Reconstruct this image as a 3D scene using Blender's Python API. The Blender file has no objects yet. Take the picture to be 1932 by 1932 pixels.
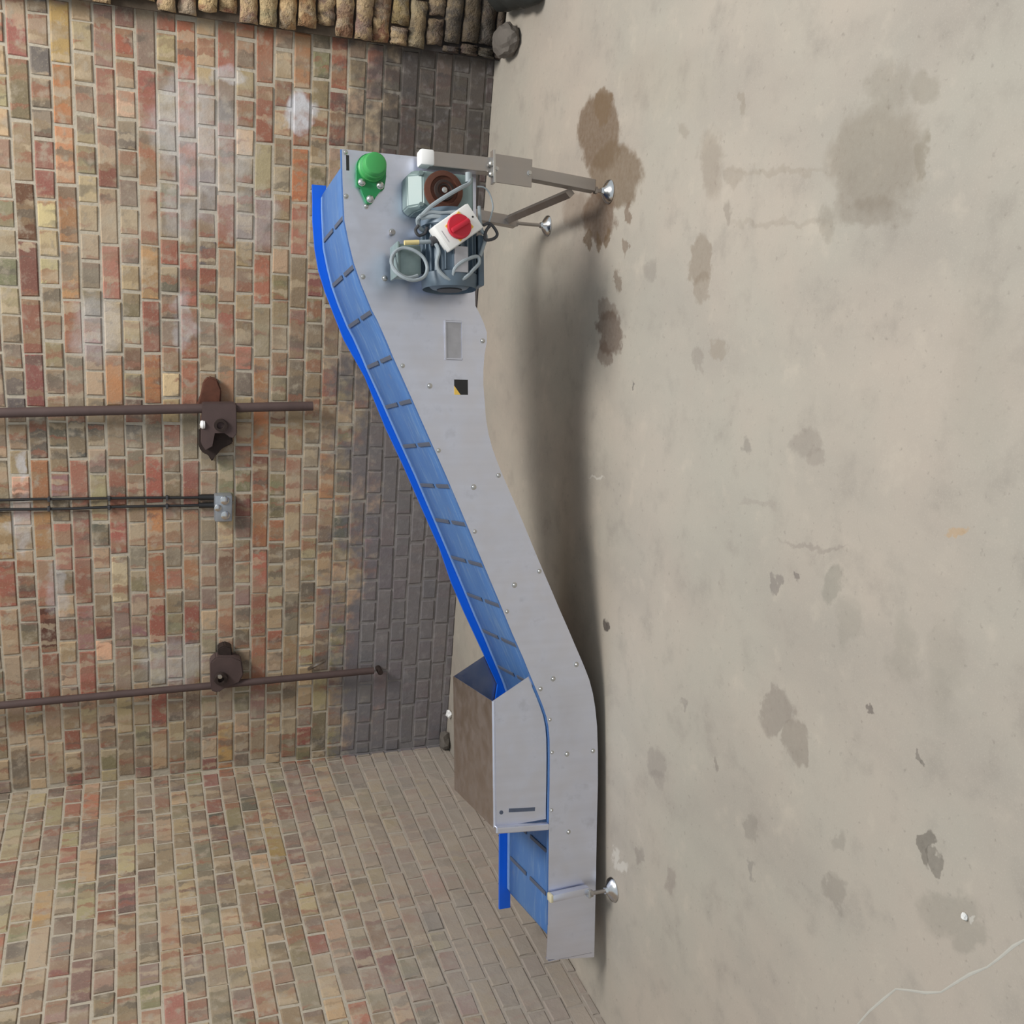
import bpy, bmesh, math, random
from mathutils import Vector, Matrix
random.seed(11)
S = bpy.context.scene
COL = S.collection

# ------------------------------------------------------------------ camera
F_PX, PITCH, ROLL, YAW = 1875.85, 0.3630515, -0.0267346, -0.3091104
CAM = Vector((2.78409, -4.59133, 1.56))
FW = Vector((math.sin(YAW)*math.cos(PITCH), math.cos(YAW)*math.cos(PITCH), -math.sin(PITCH)))
R0 = Vector((math.cos(YAW), -math.sin(YAW), 0)); U0 = R0.cross(FW)
RT = math.cos(ROLL)*R0 + math.sin(ROLL)*U0
UP = -math.sin(ROLL)*R0 + math.cos(ROLL)*U0
cd = bpy.data.cameras.new('camera'); cam = bpy.data.objects.new('camera', cd); COL.objects.link(cam)
cd.sensor_width = 36; cd.lens = F_PX/1932*36; cd.clip_start = .05
M = Matrix((-UP, RT, -FW)).transposed().to_4x4(); M.translation = CAM      # the photograph was taken with the phone on its side
cam.matrix_world = M; S.camera = cam

# ------------------------------------------------------------------ light
S.view_settings.view_transform = 'Standard'; S.view_settings.look = 'None'
S.view_settings.gamma = 1; S.view_settings.use_curve_mapping = False
S.view_settings.exposure = 0.0
W = bpy.data.worlds.new('world'); S.world = W; W.use_nodes = True
W.node_tree.nodes['Background'].inputs[0].default_value = (.86, .94, 1.0, 1)
W.node_tree.nodes['Background'].inputs[1].default_value = .58
def area(name, loc, target, size, power, color):
    l = bpy.data.lights.new(name, 'AREA'); l.shape = 'RECTANGLE'; l.size, l.size_y = size; l.energy = power; l.color = color
    o = bpy.data.objects.new(name, l); COL.objects.link(o); o.location = loc
    o.rotation_euler = (Vector(target)-Vector(loc)).to_track_quat('-Z', 'Y').to_euler(); return o
area('roof_light', (4.3, -2.15, 4.8), (2.0, -1.2, .3), (1.7, 1.3), 215, (1, .96, .9))

# ------------------------------------------------------------------ pixel -> place
def ray(x, y):
    U, V = 1932-y, x
    return FW + RT*((U-966)/F_PX) - UP*((V-966)/F_PX)
def hit(x, y, axis, val):
    d = ray(x, y); return CAM + d*((val-CAM[axis])/d[axis])
O = Vector((.52059, -1.96184, 0)); CYAW = math.radians(14.975)
T = Vector((math.cos(CYAW), math.sin(CYAW), 0)); N = Vector((-T.y, T.x, 0))
def loc(q): d = q-O; return Vector((d.dot(T), d.dot(N), d.z))
def L(x, y, n=.045):                      # point of the conveyor's own frame (along, depth n, up)
    d = ray(x, y); k = (n-(CAM-O).dot(N))/d.dot(N); return loc(CAM+d*k)

# ------------------------------------------------------------------ materials
def s2l(c): return tuple(((v/255)/12.92 if v/255 <= .04045 else ((v/255+.055)/1.055)**2.4) for v in c[:3])
def nd(nt, t, **kw):
    n = nt.nodes.new(t)
    for k, v in kw.items(): setattr(n, k, v)
    return n
def base_mat(name, rough=.5, metal=0, spec=.5):
    m = bpy.data.materials.new(name); m.use_nodes = True
    b = m.node_tree.nodes['Principled BSDF']
    b.inputs['Roughness'].default_value = rough; b.inputs['Metallic'].default_value = metal
    b.inputs['Specular IOR Level'].default_value = spec
    return m, m.node_tree, b
def mixc(nt, fac, a, b, mode='MIX'):
    n = nd(nt, 'ShaderNodeMix', data_type='RGBA', blend_type=mode)
    for s, v in ((n.inputs[0], fac), (n.inputs[6], a), (n.inputs[7], b)):
        if hasattr(v, 'is_output'): nt.links.new(v, s)
        elif isinstance(v, (int, float)): s.default_value = v
        else: s.default_value = (*v[:3], 1)
    return n.outputs[2]
def math_(nt, op, a, b=None, c=None):
    n = nd(nt, 'ShaderNodeMath', operation=op)
    for i, v in enumerate((a, b, c)):
        if v is None: continue
        if hasattr(v, 'is_output'): nt.links.new(v, n.inputs[i])
        else: n.inputs[i].default_value = v
    return n.outputs[0]
def ramp(nt, v, lo, hi, a=0., b=1., smooth=True):
    n = nd(nt, 'ShaderNodeMapRange', interpolation_type='SMOOTHSTEP' if smooth else 'LINEAR')
    nt.links.new(v, n.inputs[0])
    for i, q in enumerate((lo, hi, a, b)): n.inputs[i+1].default_value = q
    return n.outputs[0]
def noise(nt, vec, scale, detail=3, rough=.55, out='Fac', stretch=None):
    if stretch:
        mp = nd(nt, 'ShaderNodeVectorMath', operation='MULTIPLY'); nt.links.new(vec, mp.inputs[0]); mp.inputs[1].default_value = stretch; vec = mp.outputs[0]
    n = nd(nt, 'ShaderNodeTexNoise'); n.inputs['Scale'].default_value = scale; n.inputs['Detail'].default_value = detail
    n.inputs['Roughness'].default_value = rough; nt.links.new(vec, n.inputs['Vector']); return n.outputs[out]
def bump(nt, b, h, strength=.3, dist=.002):
    n = nd(nt, 'ShaderNodeBump'); n.inputs['Strength'].default_value = strength; n.inputs['Distance'].default_value = dist
    nt.links.new(h, n.inputs['Height']); nt.links.new(n.outputs[0], b.inputs['Normal'])
def flat(name, rgb, rough=.5, metal=0, var=.12, scale=30, bmp=0):
    m, nt, b = base_mat(name, rough, metal)
    p = nd(nt, 'ShaderNodeTexCoord').outputs['Object']
    f = noise(nt, p, scale, 4)
    c = s2l(rgb)
    dark = tuple(v*(1-var) for v in c); lite = tuple(min(1, v*(1+var)) for v in c)
    nt.links.new(mixc(nt, f, dark, lite), b.inputs['Base Color'])
    nt.links.new(ramp(nt, f, 0, 1, rough-.06, rough+.06, False), b.inputs['Roughness'])
    if bmp: bump(nt, b, f, bmp)
    return m
def blob(nt, pos, c, ax, soft=.35):        # elliptical patch on a surface, pos already warped
    """c centre, ax list of two row vectors turning an offset into ellipse units"""
    s = nd(nt, 'ShaderNodeVectorMath', operation='SUBTRACT'); nt.links.new(pos, s.inputs[0]); s.inputs[1].default_value = c
    q = []
    for a in ax:
        d = nd(nt, 'ShaderNodeVectorMath', operation='DOT_PRODUCT'); nt.links.new(s.outputs[0], d.inputs[0]); d.inputs[1].default_value = a
        q.append(math_(nt, 'MULTIPLY', d.outputs['Value'], d.outputs['Value']))
    return ramp(nt, math_(nt, 'ADD', q[0], q[1]), 1-soft, 1+soft, 1, 0)
def rows2(a, b):                            # dual basis of two vectors lying in a plane
    g = a.cross(b); g2 = g.length_squared
    return (b.cross(g)/g2, g.cross(a)/g2)

# weathering shared by bricks and mortar: soot low on the rear wall, dust low on the left wall, lime bloom
def lime_blobs():
    out = []
    for x, y, rx, ry, s in ((430, 140, 22, 22, .5), (566, 208, 28, 34, .95), (350, 235, 62, 95, .42), (400, 300, 70, 110, .34), (37, 880, 13, 26, .6),
                            (345, 380, 40, 70, .32), (330, 1250, 60, 40, .35), (180, 620, 45, 60, .3), (110, 1110, 18, 50, .35), (40, 990, 20, 60, .4), (470, 410, 60, 60, .25), (345, 600, 18, 60, .35)):
        c = hit(x, y, 1, 0); a = hit(x+rx, y, 1, 0)-c; b = hit(x, y+ry, 1, 0)-c
        out.append((c, rows2(a, b), s))
    return out
LIME = lime_blobs()
def weather(nt, col, mortar=False, right=False):
    geo = nd(nt, 'ShaderNodeNewGeometry').outputs['Position']
    sp = nd(nt, 'ShaderNodeSeparateXYZ'); nt.links.new(geo, sp.inputs[0])
    n1 = noise(nt, geo, 3.2, 4); n2 = noise(nt, geo, 22, 4)
    z = sp.outputs['Z']; x = sp.outputs['X']; y = sp.outputs['Y']
    zz = math_(nt, 'ADD', z, ramp(nt, n1, .3, .7, -.16, .16, False))
    zz = math_(nt, 'ADD', zz, ramp(nt, n2, .35, .65, -.07, .07, False))
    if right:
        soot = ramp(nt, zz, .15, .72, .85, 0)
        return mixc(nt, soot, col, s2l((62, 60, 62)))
    isback = math_(nt, 'GREATER_THAN', y, -.03)
    soot = math_(nt, 'MULTIPLY', ramp(nt, zz, .44, .74, .93, 0), isback)
    sootc = mixc(nt, ramp(nt, x, 1.0, 3.2), s2l((117, 115, 121)), s2l((78, 75, 76)))
    sootc = mixc(nt, ramp(nt, n2, .5, .75, 0, .35), sootc, s2l((160, 158, 160)))
    sf = math_(nt, 'MULTIPLY', soot, .93 if not mortar else .86)
    col = mixc(nt, sf, col, sootc)
    # dust fades the left wall low down
    dust = math_(nt, 'MULTIPLY', ramp(nt, zz, .05, 1.15, .86, .05), math_(nt, 'SUBTRACT', 1, isback))
    col = mixc(nt, dust, col, s2l((166, 157, 149)))
    bloom = noise(nt, geo, 14, 5, .65)
    wp = nd(nt, 'ShaderNodeVectorMath', operation='MULTIPLY_ADD')
    nt.links.new(noise(nt, geo, 9, 3, .6, 'Color'), wp.inputs[0]); wp.inputs[1].default_value = (.16, .16, .16); nt.links.new(geo, wp.inputs[2])
    off = Vector((.08, .08, .08))
    tot = None
    for c, rw, s in LIME:
        f = math_(nt, 'MULTIPLY', blob(nt, wp.outputs[0], Vector(c)+off, rw, .6), s)
        tot = f if tot is None else math_(nt, 'MAXIMUM', tot, f)
    tot = math_(nt, 'MULTIPLY', math_(nt, 'MULTIPLY', tot, ramp(nt, bloom, .3, .6, .45, 1)), isback)
    return mixc(nt, tot, col, s2l((205, 205, 210)))

def brick_material(name, right=False, field=False):
    m, nt, b = base_mat(name, .92, 0, .2)
    oi = nd(nt, 'ShaderNodeObjectInfo'); at = nd(nt, 'ShaderNodeAttribute', attribute_type='GEOMETRY', attribute_name='bcol')
    c = at.outputs['Color'] if field else oi.outputs['Color']
    geo = nd(nt, 'ShaderNodeNewGeometry').outputs['Position']
    n1 = noise(nt, geo, 34, 4); n2 = noise(nt, geo, 120, 3)
    # kiln bands: each brick burnt differently along its length
    sx = nd(nt, 'ShaderNodeSeparateXYZ'); nt.links.new(geo, sx.inputs[0])
    run = math_(nt, 'ADD', math_(nt, 'ADD', sx.outputs['X'], sx.outputs['Y']), ramp(nt, n1, .3, .7, -.012, .012, False))
    row = math_(nt, 'FLOOR', math_(nt, 'DIVIDE', math_(nt, 'SUBTRACT', sx.outputs['Z'], .0356), .0776))
    def band(k, m_):
        cb_ = nd(nt, 'ShaderNodeCombineXYZ'); nt.links.new(math_(nt, 'MULTIPLY', run, k), cb_.inputs[0]); nt.links.new(math_(nt, 'MULTIPLY', row, m_), cb_.inputs[1])
        nt.links.new(math_(nt, 'MULTIPLY', sx.outputs['Z'], 3), cb_.inputs[2])
        return noise(nt, cb_.outputs[0], 1, 1, .5)
    nb = band(17, 7.31); nb2 = band(21, 9.73); nb3 = band(15, 5.17)
    c = mixc(nt, ramp(nt, nb, .52, .60, 0, .6), c, s2l((150, 130, 104)))
    c = mixc(nt, ramp(nt, nb2, .57, .64, 0, .65), c, s2l((150, 102, 84)))
    c = mixc(nt, ramp(nt, nb3, .60, .67, 0, .6), c, s2l((102, 96, 88)))
    c = mixc(nt, ramp(nt, nb3, .40, .33, 0, .6), c, s2l((190, 172, 146)))
    c = mixc(nt, ramp(nt, n1, .56, .74, 0, .45), c, s2l((100, 88, 78)))
    c = mixc(nt, ramp(nt, n2, .55, .8, 0, .4), c, s2l((186, 172, 148)))
    c = mixc(nt, ramp(nt, noise(nt, geo, 17, 4, .6), .5, .72, 0, .7), c, s2l((178, 166, 148)))
    c = mixc(nt, ramp(nt, noise(nt, geo, 2.2, 3, .6), .45, .7, 0, .45), c, s2l((172, 160, 142)))
    if right:
        nr = noise(nt, geo, 26, 5, .7); nr2 = noise(nt, geo, 11, 4, .65)
        c = mixc(nt, ramp(nt, nr2, .45, .6, 0, .75), c, s2l((198, 172, 132)))
        c = mixc(nt, ramp(nt, nr, .58, .68, 0, .8), c, s2l((84, 64, 52)))
        n1 = math_(nt, 'ADD', math_(nt, 'MULTIPLY', nr, 3), math_(nt, 'MULTIPLY', nr2, 4))
    c = weather(nt, c, False, right)
    nt.links.new(c, b.inputs['Base Color']); bump(nt, b, math_(nt, 'ADD', n1, math_(nt, 'MULTIPLY', n2, .5)), .5 if not right else .9, .004 if not right else .008)
    return m
def mortar_material(name, right=False):
    m, nt, b = base_mat(name, .95, 0, .15)
    geo = nd(nt, 'ShaderNodeNewGeometry').outputs['Position']
    n1 = noise(nt, geo, 5, 4); n2 = noise(nt, geo, 60, 4)
    c = mixc(nt, n1, s2l((170, 160, 142)), s2l((196, 188, 174)))
    c = mixc(nt, ramp(nt, n2, .5, .75, 0, .35), c, s2l((120, 112, 100)))
    if right: c = mixc(nt, .9, c, s2l((66, 54, 44)))  # shade of the groove beside the pier is put into the mortar colour
    nt.links.new(weather(nt, c, True, right), b.inputs['Base Color']); bump(nt, b, n2, .6, .004)
    return m
MAT = {}
MAT['brick'] = brick_material('old_brick'); MAT['mortar'] = mortar_material('lime_mortar'); MAT['brick_field'] = brick_material('old_brick_field', False, True)
MAT['brick_r'] = brick_material('eroded_brick', True); MAT['mortar_r'] = mortar_material('eroded_shaded_mortar', True)

# ------------------------------------------------------------------ mesh helpers
def link(o, parent=None):
    COL.objects.link(o)
    if parent is not None: o.parent = parent
    return o
def obj(name, bm, mat, parent=None, smooth=False, label=None):
    me = bpy.data.meshes.new(name); bmesh.ops.recalc_face_normals(bm, faces=bm.faces[:]); bm.to_mesh(me); bm.free()
    me.materials.append(mat)
    if smooth:
        for p in me.polygons: p.use_smooth = True
        try: me.set_sharp_from_angle(angle=math.radians(35))
        except Exception: pass
    o = link(bpy.data.objects.new(name, me), parent)
    if label: o['label'] = label
    return o
def empty(name, at, rz=0, label=None, cat=None, group=None):
    o = bpy.data.objects.new(name, None); o.empty_display_size = .1; o.location = at; o.rotation_euler = (0, 0, rz); COL.objects.link(o)
    tag(o, label, cat, group); return o
def tag(o, label=None, cat=None, group=None, kind=None):
    if label: o['label'] = label
    if cat: o['category'] = cat
    if group: o['group'] = group
    if kind: o['kind'] = kind
    return o
def box(bm, c, s, rot=None, bev=0):
    r = bmesh.ops.create_cube(bm, size=1)
    mt = Matrix.Translation(c) @ (rot.to_4x4() if rot is not None else Matrix()) @ Matrix.Diagonal((*s, 1))
    bmesh.ops.transform(bm, matrix=mt, verts=r['verts'])
    if bev:
        es = list({e for v in r['verts'] for e in v.link_edges})
        bmesh.ops.bevel(bm, geom=es, offset=bev, segments=2, affect='EDGES', profile=.5)
def cyl(bm, a, b, r, r2=None, seg=20, caps=True):
    a, b = Vector(a), Vector(b); d = b-a; q = d.to_track_quat('Z', 'Y').to_matrix().to_4x4()
    bmesh.ops.create_cone(bm, cap_ends=caps, segments=seg, radius1=r, radius2=r if r2 is None else r2, depth=d.length,
                          matrix=Matrix.Translation((a+b)/2) @ q)
def lathe(bm, base, axis, prof, seg=24):   # prof: (distance along axis, radius)
    base = Vector(base); axis = Vector(axis).normalized(); q = axis.to_track_quat('Z', 'Y').to_matrix()
    rings = []
    for d, r in prof:
        if r < 1e-5: rings.append([bm.verts.new(base+axis*d)]); continue
        rings.append([bm.verts.new(base+axis*d+q @ Vector((r*math.cos(2*math.pi*i/seg), r*math.sin(2*math.pi*i/seg), 0))) for i in range(seg)])
    for A, B in zip(rings, rings[1:]):
        for i in range(seg):
            j = (i+1) % seg
            f = [A[i % len(A)], A[j % len(A)], B[j % len(B)], B[i % len(B)]]
            f = [v for k, v in enumerate(f) if v not in f[:k]]
            if len(f) > 2: bm.faces.new(f)
def tube(bm, pts, r, seg=8, smooth=6, closed=False):
    pts = [Vector(p) for p in pts]
    P = []
    n = len(pts)
    rng = range(n if closed else n-1)
    for i in rng:                            # Catmull-Rom
        g = (lambda k: pts[k % n]) if closed else (lambda k: pts[max(0, min(n-1, k))])
        a, b, c, d = g(i-1), g(i), g(i+1), g(i+2)
        for s in range(smooth):
            t = s/smooth
            P.append(.5*((2*b)+(c-a)*t+(2*a-5*b+4*c-d)*t*t+(3*b-a-3*c+d)*t**3))
    if not closed: P.append(pts[-1])
    rings = []; up = None
    for i, p in enumerate(P):
        m = len(P)
        t = (P[(i+1) % m]-P[i-1]) if closed else (P[min(i+1, m-1)]-P[max(i-1, 0)])
        t.normalize()
        if up is None: up = t.orthogonal().normalized()
        up = (up-t*up.dot(t)).normalized(); s = t.cross(up)
        rings.append([bm.verts.new(p+(up*math.cos(2*math.pi*k/seg)+s*math.sin(2*math.pi*k/seg))*r) for k in range(seg)])
    m = len(rings)
    for i in range(m if closed else m-1):
        for k in range(seg):
            bm.faces.new((rings[i][k], rings[i][(k+1) % seg], rings[(i+1) % m][(k+1) % seg], rings[(i+1) % m][k]))
    if not closed: bm.faces.new(rings[0][::-1]); bm.faces.new(rings[-1])
def prism(bm, poly, n0, n1):                # poly of (t, z) extruded from depth n0 to n1
    A = [bm.verts.new((t, n0, z)) for t, z in poly]; B = [bm.verts.new((t, n1, z)) for t, z in poly]
    bm.faces.new(A); bm.faces.new(B[::-1])
    for i in range(len(poly)):
        j = (i+1) % len(poly); bm.faces.new((A[j], A[i], B[i], B[j]))
def NB(): return bmesh.new()

# ------------------------------------------------------------------ setting: floor
def floor_material():
    m, nt, b = base_mat('worn_concrete', .72, 0, .35)
    geo = nd(nt, 'ShaderNodeNewGeometry').outputs['Position']
    warp = nd(nt, 'ShaderNodeVectorMath', operation='MULTIPLY_ADD')
    nz = noise(nt, geo, 13, 4, .6, 'Color'); sub = nd(nt, 'ShaderNodeVectorMath', operation='SUBTRACT'); nt.links.new(nz, sub.inputs[0]); sub.inputs[1].default_value = (.5, .5, .5)
    nt.links.new(sub.outputs[0], warp.inputs[0]); warp.inputs[1].default_value = (.09, .16, 0); nt.links.new(geo, warp.inputs[2]); wp = warp.outputs[0]
    n1 = noise(nt, geo, 1.1, 5, .6); n2 = noise(nt, geo, 7, 5, .6); n3 = noise(nt, geo, 55, 4, .6); n4 = noise(nt, geo, 260, 2)
    n5 = noise(nt, geo, 3, 4, .55, stretch=(1, .45, 1))
    c = mixc(nt, ramp(nt, n1, .3, .7), s2l((181, 170, 158)), s2l((172, 167, 156)))
    c = mixc(nt, ramp(nt, n5, .42, .7, 0, .35), c, s2l((150, 143, 136)))
    c = mixc(nt, ramp(nt, n2, .5, .75, 0, .5), c, s2l((146, 139, 131)))
    c = mixc(nt, ramp(nt, n2, .45, .25, 0, .5), c, s2l((194, 184, 170)))
    c = mixc(nt, ramp(nt, n3, .60, .76, 0, .45), c, s2l((128, 120, 112)))
    c = mixc(nt, ramp(nt, n4, .5, .8, 0, .25), c, s2l((200, 192, 180)))
    ST = [ # x, y, rx, ry (photo pixels), strength, colour, softness
        (1130, 250, 42, 72, .85, (112, 92, 72), .25), (1160, 330, 50, 62, .82, (116, 98, 78), .25), (1138, 200, 16, 34, .8, (118, 98, 76), .3),
        (1130, 410, 33, 48, .85, (108, 88, 72), .25), (1108, 452, 5, 18, .8, (112, 92, 70), .4), (1130, 458, 6, 20, .8, (112, 92, 70), .4), (1147, 452, 6, 18, .8, (112, 92, 70), .4),
        (1185, 400, 6, 26, .7, (112, 92, 74), .4), (1182, 463, 4, 16, .6, (112, 92, 74), .4), (1165, 530, 5, 22, .6, (110, 92, 76), .4),
        (1150, 628, 24, 42, .75, (104, 86, 74), .25), (1143, 668, 12, 26, .6, (104, 86, 74), .35), (1146, 585, 14, 22, .5, (108, 90, 76), .35),
        (1323, 490, 22, 48, .55, (132, 118, 102), .3), (1326, 540, 14, 28, .45, (132, 118, 102), .4), (1342, 310, 24, 62, .4, (132, 118, 104), .5), (1385, 330, 16, 18, .3, (130, 118, 104), .6),
        (1650, 300, 92, 98, .42, (118, 106, 90), .45), (1670, 165, 40, 40, .3, (122, 112, 98), .6), (1745, 165, 34, 30, .35, (128, 120, 106), .6), (1640, 400, 66, 30, .38, (118, 106, 92), .6),
        (1740, 300, 12, 40, .3, (112, 100, 78), .6), (1560, 420, 18, 34, .3, (120, 110, 96), .6), (1375, 400, 10, 22, .4, (122, 112, 102), .5), (1470, 322, 90, 7, .22, (130, 116, 98), .8), (1470, 420, 100, 7, .22, (130, 118, 104), .8),
        (1465, 1345, 34, 44, .5, (126, 116, 108), .25), (1505, 1400, 24, 44, .5, (128, 118, 108), .3), (1238, 1445, 17, 30, .4, (132, 124, 118), .4), (1245, 1470, 14, 14, .3, (132, 124, 118), .4),
        (1640, 1335, 7, 12, .7, (96, 88, 84), .4), (1205, 1615, 8, 22, .45, (124, 116, 110), .5), (1267, 1662, 11, 22, .4, (130, 118, 112), .5),
        (1748, 1600, 17, 34, .7, (104, 98, 90), .25), (1768, 1625, 14, 22, .6, (106, 100, 92), .3), (1582, 1590, 16, 26, .35, (128, 122, 114), .6), (1575, 1680, 18, 28, .4, (122, 116, 108), .6), (1790, 1720, 60, 40, .35, (130, 126, 116), .6),
        (1822, 1770, 34, 30, .35, (130, 126, 116), .6), (1462, 1102, 9, 20, .5, (110, 102, 100), .4), (1498, 1088, 6, 7, .6, (100, 92, 90), .4), (1568, 1105, 20, 32, .4, (126, 124, 114), .5), (1600, 1180, 22, 50, .25, (130, 126, 116), .7),
        (1520, 835, 28, 24, .4, (132, 122, 114), .5), (1540, 865, 18, 18, .35, (132, 122, 114), .5), (1410, 842, 12, 14, .5, (126, 120, 114), .5), (1355, 660, 12, 20, .4, (138, 124, 108), .5), (1318, 680, 8, 20, .35, (130, 120, 112), .5),
        (1144, 1180, 5, 14, .85, (64, 56, 54), .4), (1193, 727, 3, 11, .7, (84, 80, 80), .5), (1225, 510, 12, 20, .35, (126, 118, 112), .6), (1352, 1442, 6, 14, .5, (118, 110, 104), .5), (1415, 1557, 12, 26, .4, (128, 122, 114), .6),
        (1416, 1640, 6, 18, .45, (120, 116, 112), .5), (1740, 1435, 6, 8, .6, (104, 98, 92), .5), (1290, 1330, 7, 9, .4, (124, 116, 112), .5), (1400, 195, 7, 22, .35, (132, 120, 104), .5), (1292, 245, 10, 16, .3, (132, 120, 106), .6),
        (1800, 1005, 24, 8, .5, (186, 150, 104), .6), (1530, 1030, 60, 5, .35, (128, 118, 112), .7), (1700, 1225, 25, 60, .2, (128, 124, 112), .8), (1085, 395, 26, 34, .45, (116, 96, 78), .5), (1040, 480, 40, 30, .2, (126, 112, 98), .8),
        (1430, 950, 34, 6, .25, (140, 128, 122), .7), (1780, 1270, 40, 90, .16, (124, 122, 110), .9), (1850, 700, 60, 160, .14, (140, 134, 122), .9), (1250, 150, 90, 60, .12, (150, 138, 118), .9)]
    gr = {}
    for x, y, rx, ry, st, col, so in ST:
        c0 = hit(x, y, 2, 0); a = hit(x+rx, y, 2, 0)-c0; bb = hit(x, y+ry, 2, 0)-c0
        f = blob(nt, wp, c0, rows2(a, bb), so)
        gr.setdefault((st, col), []).append(f)
    for (st, col), fs in gr.items():
        f = fs[0]
        for g in fs[1:]: f = math_(nt, 'MAXIMUM', f, g)
        c = mixc(nt, math_(nt, 'MULTIPLY', f, math_(nt, 'MULTIPLY', ramp(nt, n3, .2, .8, .8, 1.1, False), st)), c, s2l(col))
    for x, y, rx, ry in ((1822, 1728, 8, 9), (1128, 900, 14, 3), (1163, 1618, 5, 24), (1175, 1640, 10, 12)):
        c0 = hit(x, y, 2, 0); a = hit(x+rx, y, 2, 0)-c0; bb = hit(x, y+ry, 2, 0)-c0
        c = mixc(nt, math_(nt, 'MULTIPLY', blob(nt, wp, c0, rows2(a, bb), .5), .55), c, s2l((208, 204, 196)))
    nt.links.new(c, b.inputs['Base Color'])
    nt.links.new(ramp(nt, n2, .3, .7, .6, .8), b.inputs['Roughness'])
    bump(nt, b, math_(nt, 'ADD', n2, math_(nt, 'MULTIPLY', n3, .4)), .25, .004)
    return m
bm = NB()
box(bm, (1.0, -3.7, -.06), (15, 8.2, .12))
fl = obj('floor', bm, floor_material()); tag(fl, 'pale worn concrete floor with oil stains', None, None, 'structure')
MAT['chalk'] = flat('chalk', (188, 185, 176), .9, 0, .1)
def floor_line(pts, w, name='chalk_line'):
    bm = NB(); P = [hit(x, y, 2, 0) for x, y in pts]; prev = None
    for i in range(len(P)):
        d = (P[min(i+1, len(P)-1)]-P[max(i-1, 0)]).normalized(); s = Vector((-d.y, d.x, 0))*w*(.6+.4*((i*7) % 3)/2)
        a = [bm.verts.new(P[i]+s*k+Vector((0, 0, zz))) for k, zz in ((-1, .0002), (0, .0009), (1, .0002))]
        if prev:
            bm.faces.new((prev[0], prev[1], a[1], a[0])); bm.faces.new((prev[1], prev[2], a[2], a[1]))
        prev = a
    return obj(name, bm, MAT['chalk'], fl)
floor_line([(1612, 1940), (1640, 1908), (1668, 1884), (1690, 1866), (1712, 1868), (1745, 1873), (1775, 1872), (1800, 1856), (1830, 1838), (1862, 1825), (1885, 1808), (1912, 1785), (1935, 1772)], .0032)

# ------------------------------------------------------------------ setting: brick walls
PAL = {'T': (162, 142, 116), 'O': (132, 122, 98), 'G': (134, 118, 102), 'R': (153, 103, 87), 'D': (132, 92, 82), 'N': (166, 120, 88), 'K': (104, 98, 90),
       'B': (184, 162, 132), 'P': (134, 106, 98), 'S': (196, 156, 130), 'W': (182, 180, 178), 'Y': (166, 138, 94), 'U': (100, 74, 60)}
MIX = 'TTTTTGGGGOGTDRNBPTGYGTPT'
MIXH = 'TTGGGOOGTRDKGBTGOPTB'
def jit(c, v=.09):
    k = 1+random.uniform(-v, v); return tuple(max(0, min(255, q*1.05*k*(1+random.uniform(-.04, .04)))) for q in c)
OV = [(25,28,'R'),(28,75,'R'),(35,150,'O'),(110,40,'Y'),(120,180,'N'),(195,160,'R'),(275,180,'R'),(232,175,'S'),(315,60,'R'),(390,70,'B'),(425,90,'R'),(200,290,'D'),(280,280,'R'),(75,265,'D'),
 (125,300,'N'),(45,370,'U'),(160,440,'B'),(245,440,'B'),(275,400,'R'),(275,440,'R'),(425,455,'R'),(502,92,'R'),(527,100,'B'),(570,92,'N'),(575,130,'N'),(502,135,'N'),(570,170,'R'),(643,140,'R'),
 (645,225,'D'),(500,240,'R'),(570,240,'R'),(565,300,'N'),(570,355,'R'),(565,430,'R'),(565,470,'R'),(55,500,'D'),(60,600,'D'),(130,510,'N'),(130,570,'R'),(215,545,'R'),(275,510,'Y'),(355,545,'R'),
 (360,595,'R'),(395,510,'D'),(425,655,'R'),(430,700,'N'),(250,660,'U'),(215,710,'N'),(290,705,'N'),(355,690,'R'),(70,750,'D'),(215,745,'R'),(75,890,'N'),(150,890,'R'),(220,890,'R'),(290,870,'R'),
 (365,900,'D'),(35,925,'S'),(290,920,'R'),(10,1090,'R'),(80,1000,'N'),(85,1080,'R'),(155,1010,'R'),(160,1080,'D'),(230,1000,'R'),(230,1045,'R'),(300,1010,'N'),(365,985,'R'),(300,1100,'R'),(330,1090,'R'),
 (300,1160,'R'),(360,1160,'R'),(365,1205,'R'),(300,1210,'D'),(200,1230,'S'),(90,1170,'U'),(90,1260,'R'),(230,1220,'D'),(170,1270,'R'),(430,1170,'N'),(365,1100,'N'),(505,690,'N'),(505,810,'N'),(470,850,'R'),
 (495,1020,'N'),(500,1060,'R'),(620,760,'R'),(620,880,'N'),(60,450,'G'),(180,500,'G'),(180,730,'B'),(200,640,'B'),(240,620,'B'),(310,660,'T'),(330,730,'B'),(100,640,'G'),(35,780,'K'),(55,820,'K'),(95,810,'K'),(185,830,'K'),(255,830,'K'),(135,820,'K')]
OVP = [(hit(x, y, 1, 0), c) for x, y, c in OV]
SOOTO = [(hit(x, y, 1, 0), c) for x, y, c in ((770, 213, 'N'), (767, 268, 'N'), (832, 160, 'N'), (565, 1130, 'N'), (617, 1010, 'R'), (660, 900, 'K'))]
ZJ, PIT = .0356, .0776
HUP = {}
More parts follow.
